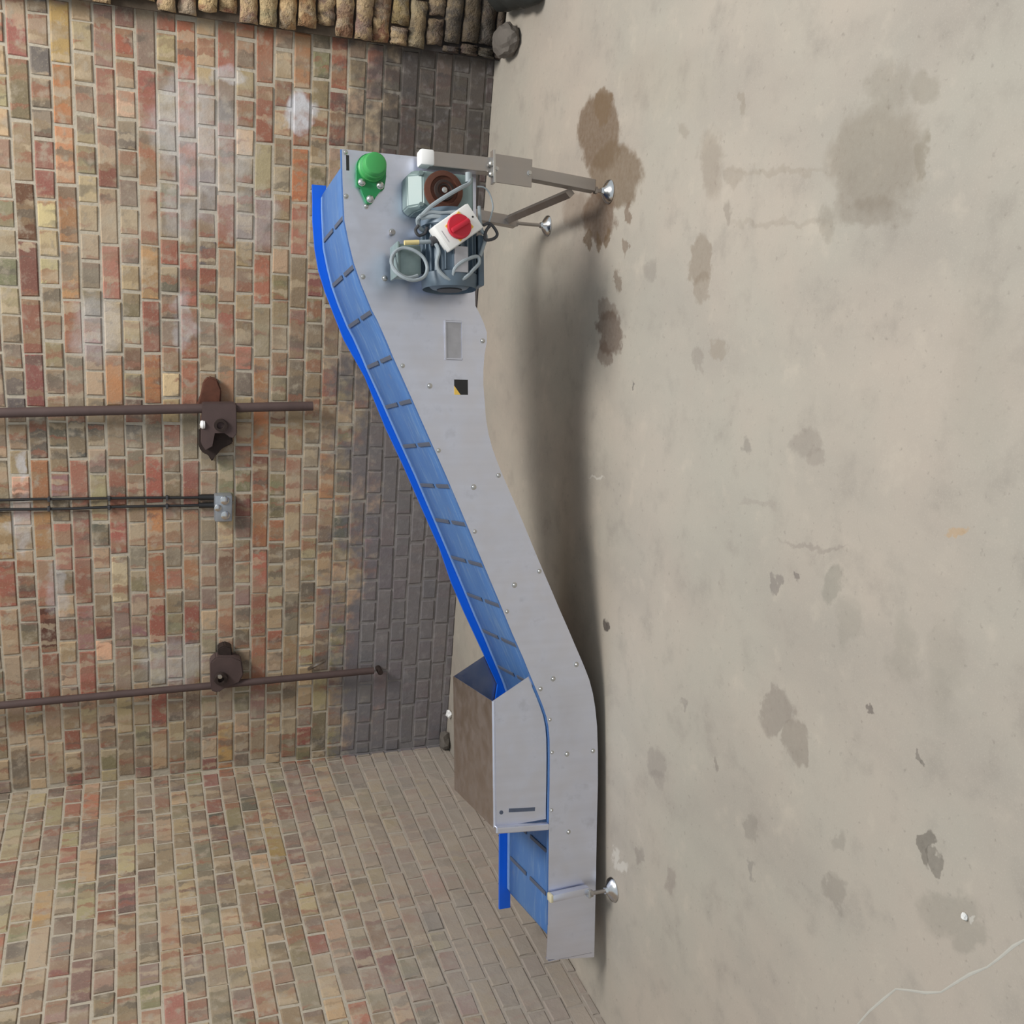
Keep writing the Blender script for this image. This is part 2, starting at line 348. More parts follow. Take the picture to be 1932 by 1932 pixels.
def brick_mesh(lx, key, rough=0, deep=.03):
    """one brick: outward face towards -Y, proud arris rounded; 18 triangles (eroded ones more)"""
    me = bpy.data.meshes.new('brick'); bm = NB(); hz = .0338; hx = lx/2
    j = lambda a: random.uniform(-a, a)
    if not rough:
        ring = []
        for dx, dz, y in ((0, 0, deep), (0, 0, .0035), (-.004, -.004, 0)):
            ring.append([bm.verts.new((sx*(hx+dx)+j(.0025), y+(j(.0015) if y < .01 else 0), sz*(hz+dz)+j(.0018))) for sx, sz in ((-1, -1), (1, -1), (1, 1), (-1, 1))])
        for A, B in zip(ring, ring[1:]):
            for i in range(4): bm.faces.new((A[i], A[(i+1) % 4], B[(i+1) % 4], B[i]))
        bm.faces.new(ring[-1])
    else:
        nx = 8; nz = 4; g = []
        for a in range(nx):
            col = []
            for c in range(nz):
                ex = abs(a/(nx-1)*2-1); ez = abs(c/(nz-1)*2-1)
                y = random.uniform(-rough, rough*.4)+(.007 if ex > .99 else (.008 if ez > .99 else 0))
                col.append(bm.verts.new((-hx+lx*a/(nx-1)+j(.004), y, -hz+2*hz*c/(nz-1)+j(.003))))
            g.append(col)
        for a in range(nx-1):
            for c in range(nz-1): bm.faces.new((g[a][c], g[a+1][c], g[a+1][c+1], g[a][c+1]))
        bd = [g[a][0] for a in range(nx)]+[g[nx-1][c] for c in range(1, nz)]+[g[a][nz-1] for a in range(nx-2, -1, -1)]+[g[0][c] for c in range(nz-2, 0, -1)]
        bk = [bm.verts.new((v.co.x, deep, v.co.z)) for v in bd]
        for i in range(len(bd)):
            k = (i+1) % len(bd); bm.faces.new((bd[i], bd[k], bk[k], bk[i]))
    bmesh.ops.recalc_face_normals(bm, faces=bm.faces[:])
    if rough:
        for f in bm.faces: f.smooth = True
    bm.to_mesh(me); bm.free(); return me
VAR = {}
def variant(lx, rough=0):
    k = (round(lx, 3), rough)
    if k not in VAR: VAR[k] = [brick_mesh(lx, k, rough) for _ in range(8 if not rough else 14)]
    return random.choice(VAR[k])
def wall_bricks(wall, rot, origin, s0, s1, zmax, pick, mat, proud=.005, limit=300, rough=0, phase=(2.305, 2.349), sdir=1):
    """s runs along the wall; even courses are stretchers, odd ones headers (English bond)"""
    Rm = Matrix.Rotation(rot, 4, 'Z'); B = []
    k = 0
    zc = 0
    zs = [0]
    while zs[-1] < zmax: zs.append(ZJ+PIT*len(zs)-PIT+0*k)
    zs = [0, ZJ]+[ZJ+PIT*i for i in range(1, 60)]
    for i in range(1, len(zs)):
        kk = i-1; zlo = zs[i-1] if i > 1 else ZJ-PIT; zmid = ZJ+PIT*(kk-.5)
        if zmid+PIT/2 > zmax: break
        if kk == 0: zmid = ZJ/2; hs = .4
        else: hs = 1
        course = kk-1 if kk > 0 else 1
        st = (course % 2 == 0) or (rough and course % 3 != 0); pitch = .228 if st else .114; ph = phase[0] if st else phase[1]
        n0 = math.floor((s0-ph)/pitch)
        s = ph+n0*pitch
        drift = random.uniform(-.012, .012) if not st else random.uniform(-.018, .018)
        if rough: drift = random.uniform(-.07, .07)
        while s < s1:
            a = max(s0, s+drift+random.uniform(-.004, .004)); b = min(s1, s+pitch+drift)
            if b-a > .035:
                c = (a+b)/2; full = b-a > pitch*.9
                B.append((c, zmid+random.uniform(-.0015, .0015), (b-a)-.0115, pitch-.0115, hs, course))
            s += pitch
    def sc(bk):
        p = wall.matrix_world @ (Vector(origin)+Rm @ Vector((bk[0]*1.0, 0, 0))); p.z = bk[1]
        d = p-CAM; zc = d.dot(FW)
        if zc < .1: return -1
        u = abs(966+F_PX*d.dot(RT)/zc-966); v = abs(-F_PX*d.dot(UP)/zc)
        vis = 1 if (u < 1000 and v < 1000) else 0
        return vis*10+bk[2]/zc*4+.01/zc
    B.sort(key=sc, reverse=True)
    rest = NB(); lay = rest.verts.layers.float_color.new('bcol'); nrest = 0
    for i, (s, z, ln, full, hs, course) in enumerate(B):
        me = variant(full, rough)
        m = Matrix.Translation(Vector(origin)) @ Rm @ Matrix.Translation((s, -proud+random.uniform(-.002, .002)-(random.uniform(0, .02) if rough else 0), z)) @ Matrix.Rotation(random.uniform(-.006, .006), 4, 'Y') @ Matrix.Diagonal((ln/full, 1, hs, 1))
        col = (*s2l(jit(pick(s, z, course, ln))), 1)
        if i < limit:
            o = bpy.data.objects.new('brick', me)
            if not me.materials: me.materials.append(mat)
            o.parent = wall; o.matrix_local = m; o.color = col; COL.objects.link(o)
        else:
            nrest += 1
            v0 = len(rest.verts); t = NB(); t.from_mesh(me); t.transform(m); vm = []
            for v in t.verts:
                w = rest.verts.new(v.co); w[lay] = col; vm.append(w)
            t.verts.index_update()
            for f in t.faces: rest.faces.new([vm[v.index] for v in f.verts])
            t.free()
    if nrest:
        o = obj('brick_field', rest, MAT['brick_field'], wall); o['kind'] = 'stuff'; o['label'] = 'remaining weathered bricks of the wall'
    else: rest.free()

def pick_back(s, z, course, ln):
    for p, c in OVP:
        if abs(p.x-s) < ln/2+.004 and abs(p.z-z) < PIT/2: return PAL[c]
    return PAL[random.choice(MIX if course % 2 == 0 else MIXH)]
def pick_left(s, z, course, ln):
    return PAL[random.choice('TTGGGOOGTRDGTGYGPTBTG' if course % 2 == 0 else 'TGGGOOGTRKGDTGTTP')]
def pick_right(s, z, course, ln): return (PAL['B'], PAL['T'], PAL['S'], PAL['Y'], PAL['B'], PAL['P'], (190, 160, 116), (150, 112, 84))[random.randrange(8)]
HT = 3.1
bm = NB(); box(bm, (1.85, .15, HT/2), (4.3, .3, HT)); wb = obj('wall_back', bm, MAT['mortar']); tag(wb, 'old multicoloured brick wall behind the conveyor, sooty at its foot', kind='structure')
bm = NB(); box(bm, (-.15, -1.75, HT/2), (.3, 3.5, HT)); wl = obj('wall_left', bm, MAT['mortar']); tag(wl, 'old brick wall at the left, dusty and pale at its foot', kind='structure')
wall_bricks(wb, 0, (0, 0, 0), .0, 3.455, 2.5, pick_back, MAT['brick'])
wall_bricks(wl, math.pi/2, (0, 0, 0), -2.9, -.006, 2.5, pick_left, MAT['brick'], phase=(-.10, -.05))
# the eroded return of the next bay at the right
RA = -.12
bm = NB(); box(bm, (.452, .135, 1.28), (.9, .25, 2.56)); wr = obj('wall_right', bm, MAT['mortar_r'])
wr.matrix_world = Matrix.Translation((3.432, -.075, 0)) @ Matrix.Rotation(RA, 4, 'Z')
tag(wr, 'crumbling sandy brick pier standing out from the wall at the right', kind='structure')
VARR = {}
wall_bricks(wr, 0, (0, 0, 0), .0, .88, 2.5, pick_right, MAT['brick_r'], proud=.008, limit=300, rough=.013, phase=(.02, .03))

# ------------------------------------------------------------------ more materials
def steel(name, rgb, rough, aniso=(40, 40, 2), blot=.12):
    m, nt, b = base_mat(name, rough, 1)
    p = nd(nt, 'ShaderNodeTexCoord').outputs['Object']
    g = noise(nt, p, 1, 3, .5, stretch=aniso); n = noise(nt, p, 3, 4, .6); n2 = noise(nt, p, 14, 4, .6)
    c = s2l(rgb)
    cc = mixc(nt, g, tuple(v*.93 for v in c), tuple(min(1, v*1.05) for v in c))
    cc = mixc(nt, ramp(nt, n, .45, .75, 0, blot), cc, tuple(v*.7 for v in c))
    cc = mixc(nt, ramp(nt, n2, .58, .75, 0, blot*1.4), cc, s2l((120, 114, 106)))
    nt.links.new(cc, b.inputs['Base Color']); nt.links.new(ramp(nt, n2, .3, .7, rough-.05, rough+.1), b.inputs['Roughness'])
    bump(nt, b, g, .04, .001)
    return m
MAT['steel'] = steel('brushed_steel', (228, 233, 250), .34)
MAT['steel_dark'] = steel('dull_steel', (168, 160, 152), .45)
MAT['steel_leg'] = steel('leg_steel', (176, 171, 168), .4)
MAT['chrome'] = flat('bright_steel', (215, 215, 215), .22, 1, .05)
MAT['bolt'] = flat('bolt_steel', (196, 196, 194), .3, .9, .1, 200)
MAT['guide'] = flat('blue_guide_plastic', (0, 98, 224), .38, 0, .06, 12)
def belt_mat():
    m, nt, b = base_mat('dusty_blue_belt', .5, 0, .45)
    p = nd(nt, 'ShaderNodeTexCoord').outputs['Object']
    n = noise(nt, p, 5, 5, .6); n2 = noise(nt, p, 1, 3, .6, stretch=(10, 60, 10))
    c = mixc(nt, n, s2l((62, 106, 172)), s2l((88, 128, 178)))
    c = mixc(nt, ramp(nt, n2, .5, .75, 0, .45), c, s2l((128, 156, 188)))
    c = mixc(nt, ramp(nt, noise(nt, p, 26, 4), .58, .8, 0, .4), c, s2l((120, 130, 150)))
    nt.links.new(c, b.inputs['Base Color']); return m
MAT['belt'] = belt_mat()
MAT['belt_edge'] = flat('scuffed_belt_edge', (118, 152, 200), .5, 0, .2, 60)
MAT['cleat'] = flat('grey_rubber', (84, 92, 110), .7, 0, .2, 80)
MAT['green'] = flat('green_enamel', (34, 136, 78), .4, 0, .15, 30)
MAT['green2'] = flat('light_green_plastic', (66, 160, 86), .45, 0, .06, 20)
MAT['geargrey'] = flat('grey_green_paint', (124, 142, 142), .45, .1, .3, 18, .1)
MAT['motorblue'] = flat('grey_blue_paint', (92, 108, 122), .42, .1, .3, 16, .1)
MAT['rust'] = flat('rusty_iron', (98, 60, 46), .8, .2, .55, 25, .4)
MAT['rustdark'] = flat('rusty_dark_iron', (54, 42, 38), .8, .2, .4, 40, .3)
MAT['piperust'] = flat('brown_rusted_pipe', (86, 70, 68), .75, .1, .3, 14, .3)
MAT['white'] = flat('white_plastic', (238, 238, 236), .35, 0, .03)
MAT['capwhite'] = flat('white_end_plastic', (250, 250, 250), .4, 0, .01)
MAT['red'] = flat('red_plastic', (196, 34, 56), .45, 0, .06)
MAT['yellow'] = flat('yellow_plastic', (232, 192, 90), .45, 0, .05)
MAT['black'] = flat('black_plastic', (34, 34, 36), .5, 0, .2)
MAT['cable'] = flat('grey_cable_sheath', (150, 160, 166), .5, 0, .12, 40)
MAT['cabledark'] = flat('dark_cable_sheath', (62, 62, 66), .5, 0, .2, 40)
MAT['galv'] = flat('galvanised_metal', (168, 174, 182), .4, .6, .2, 40)
MAT['tarp'] = flat('dark_green_sheet', (42, 44, 42), .65, 0, .4, 8, .4)
MAT['stone'] = flat('sooty_stone', (104, 98, 92), .9, 0, .35, 14, .6)
MAT['plate_old'] = flat('etched_plate', (176, 176, 182), .5, .6, .25, 24, .1)
MAT['tagyellow'] = flat('cream_sleeve', (226, 208, 148), .5, 0, .05)
MAT['hoodtop'] = steel('hood_top_steel', (192, 184, 182), .38)

# ------------------------------------------------------------------ the conveyor
cv = empty('incline_conveyor', O, CYAW, 'stainless steel swan-neck incline conveyor with blue belt standing in front of brick wall', 'conveyor')
def tz(pts, n=.045): return [(q.x, q.z) for q in (L(x, y, n) for x, y in pts)]
TOP = [(645, 281), (646, 333), (648, 375), (650, 416), (658, 457), (667.7, 497), (682, 538), (701, 584), (712.7, 606), (730, 645), (741, 672), (775, 747.5), (808, 822), (842, 898), (876, 978),
       (907, 1052), (941.5, 1134), (966, 1194), (987, 1241), (999.5, 1272), (1010, 1297), (1018, 1316), (1025, 1334), (1031, 1352), (1035, 1372), (1037, 1395), (1037.5, 1430), (1037, 1480), (1036, 1529), (1035, 1637), (1034, 1746), (1031, 1811)]
BOT = [(1121, 1806), (1124.5, 1648), (1126, 1560), (1128, 1480), (1128, 1420), (1126.5, 1370), (1123, 1335), (1118.5, 1308), (1112, 1283), (1104, 1262), (1094, 1238), (1084, 1215), (1070, 1182), (1055, 1148), (1042, 1117), (1026, 1080), (1010, 1042),
       (987, 986), (963.7, 932), (945.6, 890), (937, 868), (929, 846), (922, 820), (917, 790), (914.5, 757), (912, 726), (912, 698), (914, 670), (918.5, 645), (918.5, 627), (913, 610), (905, 592), (897, 577), (896, 540), (898, 500), (898, 312), (790, 296)]
ctop = tz(TOP); cbot = tz(BOT)
bm = NB(); prism(bm, ctop+cbot, .045, .049)
sp = obj('side_plate', bm, MAT['steel'], cv, label='near side plate of brushed stainless steel')
bm = NB()
ftop = [p for p in ctop if p[0] > -.16]; ftop.append((-.165, ftop[-1][1])); fbot = [p for p in cbot if p[0] > -.16]; fbot = [(-.165, fbot[0][1])]+fbot
prism(bm, ftop+fbot, .493, .497); obj('side_plate', bm, MAT['steel'], cv)
# bottom pan follows the lower edge
def strip(bm, path, n0, n1, th):
    V = []
    for i, (t, z) in enumerate(path):
        a = Vector(path[max(0, i-1)]); b = Vector(path[min(len(path)-1, i+1)]); d = (b-a).normalized(); nn = Vector((-d.y, d.x))
        if nn.y < 0: nn = -nn
        V.append([bm.verts.new((t+nn.x*h, n, z+nn.y*h)) for n, h in ((n0, 0), (n1, 0), (n1, -th), (n0, -th))])
    for A, B in zip(V, V[1:]):
        for i in range(4): bm.faces.new((A[i], A[(i+1) % 4], B[(i+1) % 4], B[i]))
    bm.faces.new(V[0]); bm.faces.new(V[-1][::-1])
pan = [(t, z+.012) for t, z in cbot[1:33]]
bm = NB(); strip(bm, pan, .049, .493, .002); obj('bottom_pan', bm, MAT['steel_dark'], cv)
# belt
def dens(path, k=4):
    out = []
    for i in range(len(path)-1):
        g = lambda j: Vector(path[max(0, min(len(path)-1, j))])
        a, b, c, d = g(i-1), g(i), g(i+1), g(i+2)
        for s in range(k):
            t = s/k; out.append(tuple(.5*((2*b)+(c-a)*t+(2*a-5*b+4*c-d)*t*t+(3*b-a-3*c+d)*t**3)))
    out.append(tuple(path[-1])); return out
bpath = [(t, z-.010) for t, z in ctop if -.16 < t < 2.44]
bpath = [(2.475, bpath[0][1]-.001)]+bpath+[(-.145, bpath[-1][1])]
R_ = .028
def wrap(t, z, sgn): return [(t+sgn*R_*math.sin(a), z-R_+R_*math.cos(a)) for a in (math.radians(q) for q in (20, 45, 70, 95, 120, 150, 180))]
full = [*reversed(wrap(*bpath[0], 1)), *bpath, *wrap(*bpath[-1], -1)]
bm = NB(); V = []
for i, (t, z) in enumerate(dens(full, 3)):
    V.append([bm.verts.new((t, n, z)) for n in (.056, .20, .34, .478)])
for A, B in zip(V, V[1:]):
    for i in range(3): bm.faces.new((A[i], A[i+1], B[i+1], B[i]))
belt = obj('belt', bm, MAT['belt'], cv, True, 'blue belt dulled with dust')
so = belt.modifiers.new('thick', 'SOLIDIFY'); so.thickness = .004; so.offset = -1
bm = NB(); strip(bm, [(t, z+.0025) for t, z in bpath], .452, .476, .003); obj('belt_edge', bm, MAT['belt_edge'], cv)
# cleats: grey bars across the belt, in two halves
def on_belt(t):
    for a, b in zip(bpath, bpath[1:]):
        if b[0] <= t <= a[0]:
            k = (t-b[0])/(a[0]-b[0]+1e-9); return b[1]+(a[1]-b[1])*k, math.atan2(a[1]-b[1], a[0]-b[0])
    return bpath[-1][1], 0
cl0 = None
for (x, y) in ((628, 437), (650, 521), (684, 604), (719, 685), (753, 762), (784, 838), (818, 913), (850, 987), (884, 1059), (915, 1131), (943, 1201), (970, 1272), (1009, 1585), (995, 1650)):
    tt = 0; best = 9
    d = ray(x, y)                     # where the sight line meets the belt surface
    for q in range(200):
        tq = -.14+2.6*q/200; z, a = on_belt(tq); k = (z-CAM.z)/d.z; p = loc(CAM+d*k)
        e = abs(p.x-tq)
        if e < best: best, tt = e, tq
    z, a = on_belt(tt)
    for n0, n1 in ((.085, .235), (.275, .44)):
        if cl0 is None:
            bm = NB(); box(bm, (0, 0, 0), (.014, .15, .004), None, .001); cl0 = obj('cleat', bm, MAT['cleat'], cv); c = cl0
        else: c = cl0.copy(); COL.objects.link(c)
        c.location = (tt, (n0+n1)/2, z+.003); c.rotation_euler = (0, -a, 0); c.scale = (1, (n1-n0)/.15, 1)
# far blue guide, standing above the belt
GO = [(589, 348), (590, 380), (590, 416), (594, 468), (601, 509), (614, 551), (630, 592), (649, 640), (689, 711), (728, 807), (762, 879.5), (798, 962), (829, 1027), (852.5, 1100), (877, 1156.6), (912.5, 1233), (938, 1292), (941.5, 1330), (943, 1573), (942.5, 1716)]
gout = tz(GO, .480); gout[12] = tz([(831, 1037)], .480)[0]
gin = [(t, z-.045) for t, z in gout]; gin[0] = (gin[0][0], gin[0][1]-.005)
gout[16] = (gout[16][0], gin[16][1]+.042)
low = gout[-1][1]; gout[17] = (gout[16][0]-.09, low+.012); gin[17] = (gout[17][0], low-.04)
bm = NB(); prism(bm, gout+gin[::-1], .480, .492); obj('side_guide', bm, MAT['guide'], cv, label='deep blue plastic guide strip along the far side of the belt')
bm = NB(); npth = [(t, z+.0035) for t, z in ctop if t > -.15]; prism(bm, npth+[(t, z-.03) for t, z in npth[::-1]], .0495, .0555); obj('side_guide', bm, MAT['belt'], cv)
# tail and head rollers, cross ties
bm = NB(); cyl(bm, (-.145, .06, bpath[-1][1]-R_), (-.145, .475, bpath[-1][1]-R_), R_-.006); obj('roller', bm, MAT['steel_dark'], cv, True)
bm = NB(); cyl(bm, (2.475, .06, bpath[0][1]-R_), (2.475, .475, bpath[0][1]-R_), R_-.006); obj('roller', bm, MAT['steel_dark'], cv, True)
for x, y in ((970, 1090), (1085, 1540), (860, 700)):
    a = L(x, y, .05); bm = NB(); cyl(bm, a, (a.x, .492, a.z), .012); obj('cross_tie', bm, MAT['steel_dark'], cv, True)
# bolts of the near plate
bm = NB(); lathe(bm, (0, 0, 0), (0, -1, 0), [(0, .0085), (.0015, .0085), (.0017, .0062), (.0045, .0060), (.0065, .0042), (.0075, 0)], 12)
b0 = obj('bolt', bm, MAT['bolt'], sp, True)
BL = [(652, 287, 1), (653, 370, 1), (691, 389, 1), (740, 438, 1.35), (685, 522, 1), (726, 525, 1.15), (760, 690, .9), (811, 728, 1.1), (828, 850, .9), (894, 919, 1.15), (941, 897, 1), (911, 643, 1), (896, 1003, .9),
      (971, 1104, 1.15), (1018, 1078, 1), (957, 1154, .9), (1088, 1254, 1.1), (1044, 1281, 1.1), (1020, 1300, 1), (1038, 1358, .8), (1070, 1423, 1.1), (1119, 1417, 1), (1073, 1570, 1), (1042, 1420, .8), (1041, 1529, .8)]
for i, (x, y, s) in enumerate(BL):
    b = b0 if i == 0 else b0.copy()
    if i: COL.objects.link(b)
    q = L(x, y, .042); b.location = (q.x, .0452, q.z); b.scale = (s, s*1.3, s)
q = L(741, 438, .02); bm = NB(); cyl(bm, (q.x, .045, q.z), (q.x, .018, q.z), .007, None, 12); obj('stud', bm, MAT['steel_leg'], sp, True)
q = L(656, 307, .044); bm = NB(); box(bm, (q.x, .0448, q.z), (.048, .0012, .010), None, .0005); obj('slot', bm, MAT['black'], sp, label='black slot near the top corner')
# faded plate outline and warning sticker
a = L(838, 604, .044); c = L(874, 680, .044)
bm = NB(); cx, cz = (a.x+c.x)/2, (a.z+c.z)/2; w, h = abs(a.x-c.x), abs(a.z-c.z)
box(bm, (cx, .0445, cz), (w, .002, h), None, .0006); npl = obj('name_plate', bm, MAT['plate_old'], sp, label='blank worn name plate')
for sgn in (1, -1):
    box_ = NB(); box(box_, (cx, .0425, cz+sgn*h*.45), (w, .003, .004)); obj('plate_frame', box_, MAT['steel'], sp)
    box_ = NB(); box(box_, (cx+sgn*w*.47, .0425, cz), (.004, .003, h*.9)); obj('plate_frame', box_, MAT['steel'], sp)
a = L(857, 716, .044); c = L(883, 745, .044)
bm = NB(); prism(bm, [(a.x, a.z), (a.x, c.z), (c.x, c.z), (c.x, c.z+(a.z-c.z)*.55), (a.x-(a.x-c.x)*.52, a.z-(a.z-c.z)*.1), (a.x-(a.x-c.x)*.42, a.z)], .0440, .045); obj('sticker', bm, MAT['black'], sp, label='black part of a square warning sticker')
bm = NB(); prism(bm, [(a.x-(a.x-c.x)*.42, a.z), (c.x, c.z+(a.z-c.z)*.55), (c.x, a.z)], .0440, .045); obj('sticker', bm, MAT['yellow'], sp, label='yellow corner of a square warning sticker')

# hood over the infeed
hn = .058; HZ = L(930, 1400, hn).z
hp = [(932, 1325), (929, 1440), (929, 1560)]
ht = tz([(934, 1322)], hn)[0]; hl = tz([(931, 1562)], hn)[0]
bl_ = tz([(1029, 1545)], hn)[0]
lowc = [p for p in [(t, z+.008) for t, z in ctop] if bl_[0] < p[0] < tz([(1002, 1276)], hn)[0][0]]
br_ = tz([(1000, 1274)], hn)[0]
near = [(hl[0], HZ), (ht[0], HZ), br_]+[p for p in lowc if p[0] < br_[0]-.01]+[(bl_[0], lowc[-1][1])]
bm = NB(); prism(bm, near, hn-.002, hn); hs_ = obj('hood_side', bm, MAT['steel'], cv, label='brushed steel side of the infeed hood')
bm = NB(); prism(bm, near, .498, .500); obj('hood_side', bm, MAT['hoodtop'], cv)  # far side in darker steel, the dim hood interior put into its colour
bm = NB(); box(bm, ((hl[0]+ht[0])/2, .278, HZ+.001), (ht[0]-hl[0], .446, .002)); obj('hood_top', bm, MAT['hoodtop'], cv, label='flat steel top of the infeed hood')
bm = NB(); cyl(bm, (hl[0], hn-.001, HZ-.003), (ht[0], hn-.001, HZ-.003), .006, None, 10); obj('hood_bend', bm, MAT['steel'], cv, True)
x0 = hl[0]; bm = NB()
box(bm, (x0-.008, hn-.016, (HZ+bl_[1])/2), (.022, .028, HZ-bl_[1]+.004), Matrix.Rotation(math.radians(4), 3, 'Y'), .004); obj('hood_flange', bm, MAT['steel'], cv, label='bright folded flange at the end of the hood')
q = L(985, 1528, .055); bm = NB(); box(bm, (q.x, .0553, q.z), (.013, .0014, .098), Matrix.Rotation(math.radians(5), 3, 'Y'), .0005); obj('slot', bm, MAT['cleat'], cv)
q = L(946, 1533, .055); bm = NB(); cyl(bm, (q.x, .0545, q.z), (q.x, .056, q.z), .007, None, 12); obj('hole', bm, MAT['cleat'], cv)

# green flange bearing
q = L(701, 318, .03); e = L(698, 372, .03); bh = obj
bm = NB(); seg = []
d = Vector((e.x-q.x, e.z-q.z)); dl = d.length; u = d/dl; v = Vector((-u.y, u.x))
def lob(c, r, a0, a1, k=8): return [c+u*(r*math.cos(a0+(a1-a0)*i/k))+v*(r*math.sin(a0+(a1-a0)*i/k)) for i in range(k+1)]
qc = Vector((q.x, q.z))
fl_ = lob(qc, .048, math.radians(70), math.radians(290), 16)+[qc+u*.04-v*.046]+lob(qc+u*.052-v*.032, .013, math.radians(-70), math.radians(10), 4)+lob(qc+u*.098, .013, math.radians(-50), math.radians(50), 5)+lob(qc+u*.052+v*.032, .013, math.radians(-10), math.radians(70), 4)+[qc+u*.04+v*.046]
prism(bm, [(p.x, p.y) for p in fl_], .027, .045)
bmesh.ops.bevel(bm, geom=[e_ for e_ in bm.edges if abs(e_.verts[0].co.y-.027) < 1e-5 and abs(e_.verts[1].co.y-.027) < 1e-5], offset=.003, segments=2, affect='EDGES')
bear = obj('bearing_housing', bm, MAT['green'], cv, label='green enamelled flange bearing')
bm = NB(); lathe(bm, (q.x, .03, q.z), (0, -1, 0), [(0, .045), (.010, .044), (.013, .041), (.036, .040), (.038, .0365), (.056, .0355), (.061, .032), (.063, .026), (.063, 0)], 28); obj('bearing_cap', bm, MAT['green2'], bear, True, 'bright green round bearing cap')
for p in (qc+u*.05-v*.03, qc+u*.098, qc+u*.05+v*.03):
    bm = NB(); lathe(bm, (p.x, .027, p.y), (0, -1, 0), [(0, .0125), (.002, .0125), (.003, .010), (.011, .0095), (.014, .006), (.015, 0)], 10); obj('bolt', bm, MAT['bolt'], bear, True)

# gearbox
g1 = L(782, 318, -.06); g2 = L(896, 402, -.06)
gx, gz = (g1.x+g2.x)/2, (g1.z+g2.z)/2; gw, gh = abs(g1.x-g2.x), abs(g1.z-g2.z)
bm = NB(); 
bk = [(g1.x+.006, g2.z-.006), (g1.x+.006, g1.z-.006), (g1.x-.012, g1.z+.014), (g2.x+.012, g1.z+.014), (g2.x-.004, g1.z-.006), (g2.x-.004, g2.z-.006)]
fr = [(g1.x-.004, g2.z+.006), (g1.x-.004, g1.z-.04), (g1.x-.014, g1.z-.026), (g2.x+.014, g1.z-.026), (g2.x+.006, g1.z-.04), (g2.x+.006, g2.z+.006)]
V1 = [bm.verts.new((t, .0448, z)) for t, z in bk]; V2 = [bm.verts.new((t, -.02, z)) for t, z in bk]; V3 = [bm.verts.new((t, -.06, z)) for t, z in fr]
bm.faces.new(V1); bm.faces.new(V3[::-1])
for A, B in ((V1, V2), (V2, V3)):
    for i in range(6): bm.faces.new((A[i], A[(i+1) % 6], B[(i+1) % 6], B[i]))
bmesh.ops.bevel(bm, geom=bm.edges[:], offset=.004, segments=2, affect='EDGES')
gb = obj('gearbox', bm, MAT['geargrey'], cv, True, 'grey-green painted worm gearbox')
q = L(838, 359, -.07)
bm = NB(); k = [(.0, .064), (.010, .063), (.012, .056), (.014, .046), (.008, .044), (.008, .034), (.016, .032), (.018, .022), (.010, .020), (.010, .0)]
lathe(bm, (q.x, -.058, q.z), (0, -1, 0), k, 28); obj('output_flange', bm, MAT['rust'], gb, True, 'rusty brown round output flange')
bm = NB(); lathe(bm, (q.x, -.070, q.z), (0, -1, 0), [(0, .034), (.006, .032), (.007, .024), (.004, .022), (.004, .016), (0, .015)], 24); obj('bore_ring', bm, MAT['rustdark'], gb, True)
bm = NB(); lathe(bm, (q.x, -.066, q.z), (0, -1, 0), [(0, .009), (.010, .009), (.012, .006), (.0125, 0)], 12); obj('shaft_end', bm, MAT['bolt'], gb, True)
for dx in (-.4, .4):
    for dz in (-.4, .4):
        bm = NB(); cyl(bm, (gx+dx*gw, -.05, gz+dz*gh), (gx+dx*gw, -.066, gz+dz*gh), .008, None, 6); obj('bolt', bm, MAT['geargrey'], gb)
# motor
m1 = L(848, 404, -.05); m2 = L(846, 548, -.05); mz = (m1.z+m2.z)/2; mr = .086
bm = NB()
lathe(bm, (m1.x+.01, -.05, mz), (-1, 0, 0), [(0, 0), (0, .06), (.03, .075), (.035, mr+.004), (.055, mr+.004), (.06, mr-.008), (.20, mr-.008), (.205, mr+.004), (.225, mr+.004), (.25, mr), (m1.x-m2.x-.03, mr-.003), (m1.x-m2.x-.01, mr-.012), (m1.x-m2.x+.004, mr-.028), (m1.x-m2.x+.008, mr-.045), (m1.x-m2.x+.008, 0)], 36)
mot = obj('motor', bm, MAT['motorblue'], cv, True, 'grey-blue electric motor with ribbed body')
f0 = None
for i in range(22):
    a = 2*math.pi*i/22
    if f0 is None:
        bm = NB(); box(bm, (0, 0, 0), (.142, .004, .014), None, .001); f0 = obj('cooling_fin', bm, MAT['motorblue'], mot); f = f0
    else: f = f0.copy(); COL.objects.link(f)
    f.location = (m1.x+.01-.13, -.05+(mr-.004)*math.sin(a), mz+(mr-.004)*math.cos(a)); f.rotation_euler = (-a, 0, 0)
bm = NB(); lathe(bm, (m2.x+.002, -.05, mz), (-1, 0, 0), [(0, mr-.046), (.003, mr-.046), (.003, 0)], 32); obj('fan_grille', bm, MAT['black'], mot, True)
t1 = L(768, 494, -.05)
bm = NB(); box(bm, (t1.x, -.045, t1.z), (.098, .088, .075), None, .010); tb = obj('terminal_box', bm, MAT['geargrey'], mot, True, 'pale grey-green terminal box on the motor')
bm = NB(); box(bm, (t1.x, -.045, t1.z+.038), (.106, .096, .008), None, .003); obj('box_lid', bm, MAT['geargrey'], mot, True)
bm = NB(); box(bm, (t1.x-.0, -.139, mz-.012), (.08, .006, .044), None, .001); obj('rating_plate', bm, MAT['plate_old'], mot)
bm = NB(); box(bm, (m1.x-.15, -.045, mz-mr-.006), (.16, .11, .02), None, .004); obj('motor_foot', bm, MAT['motorblue'], mot)

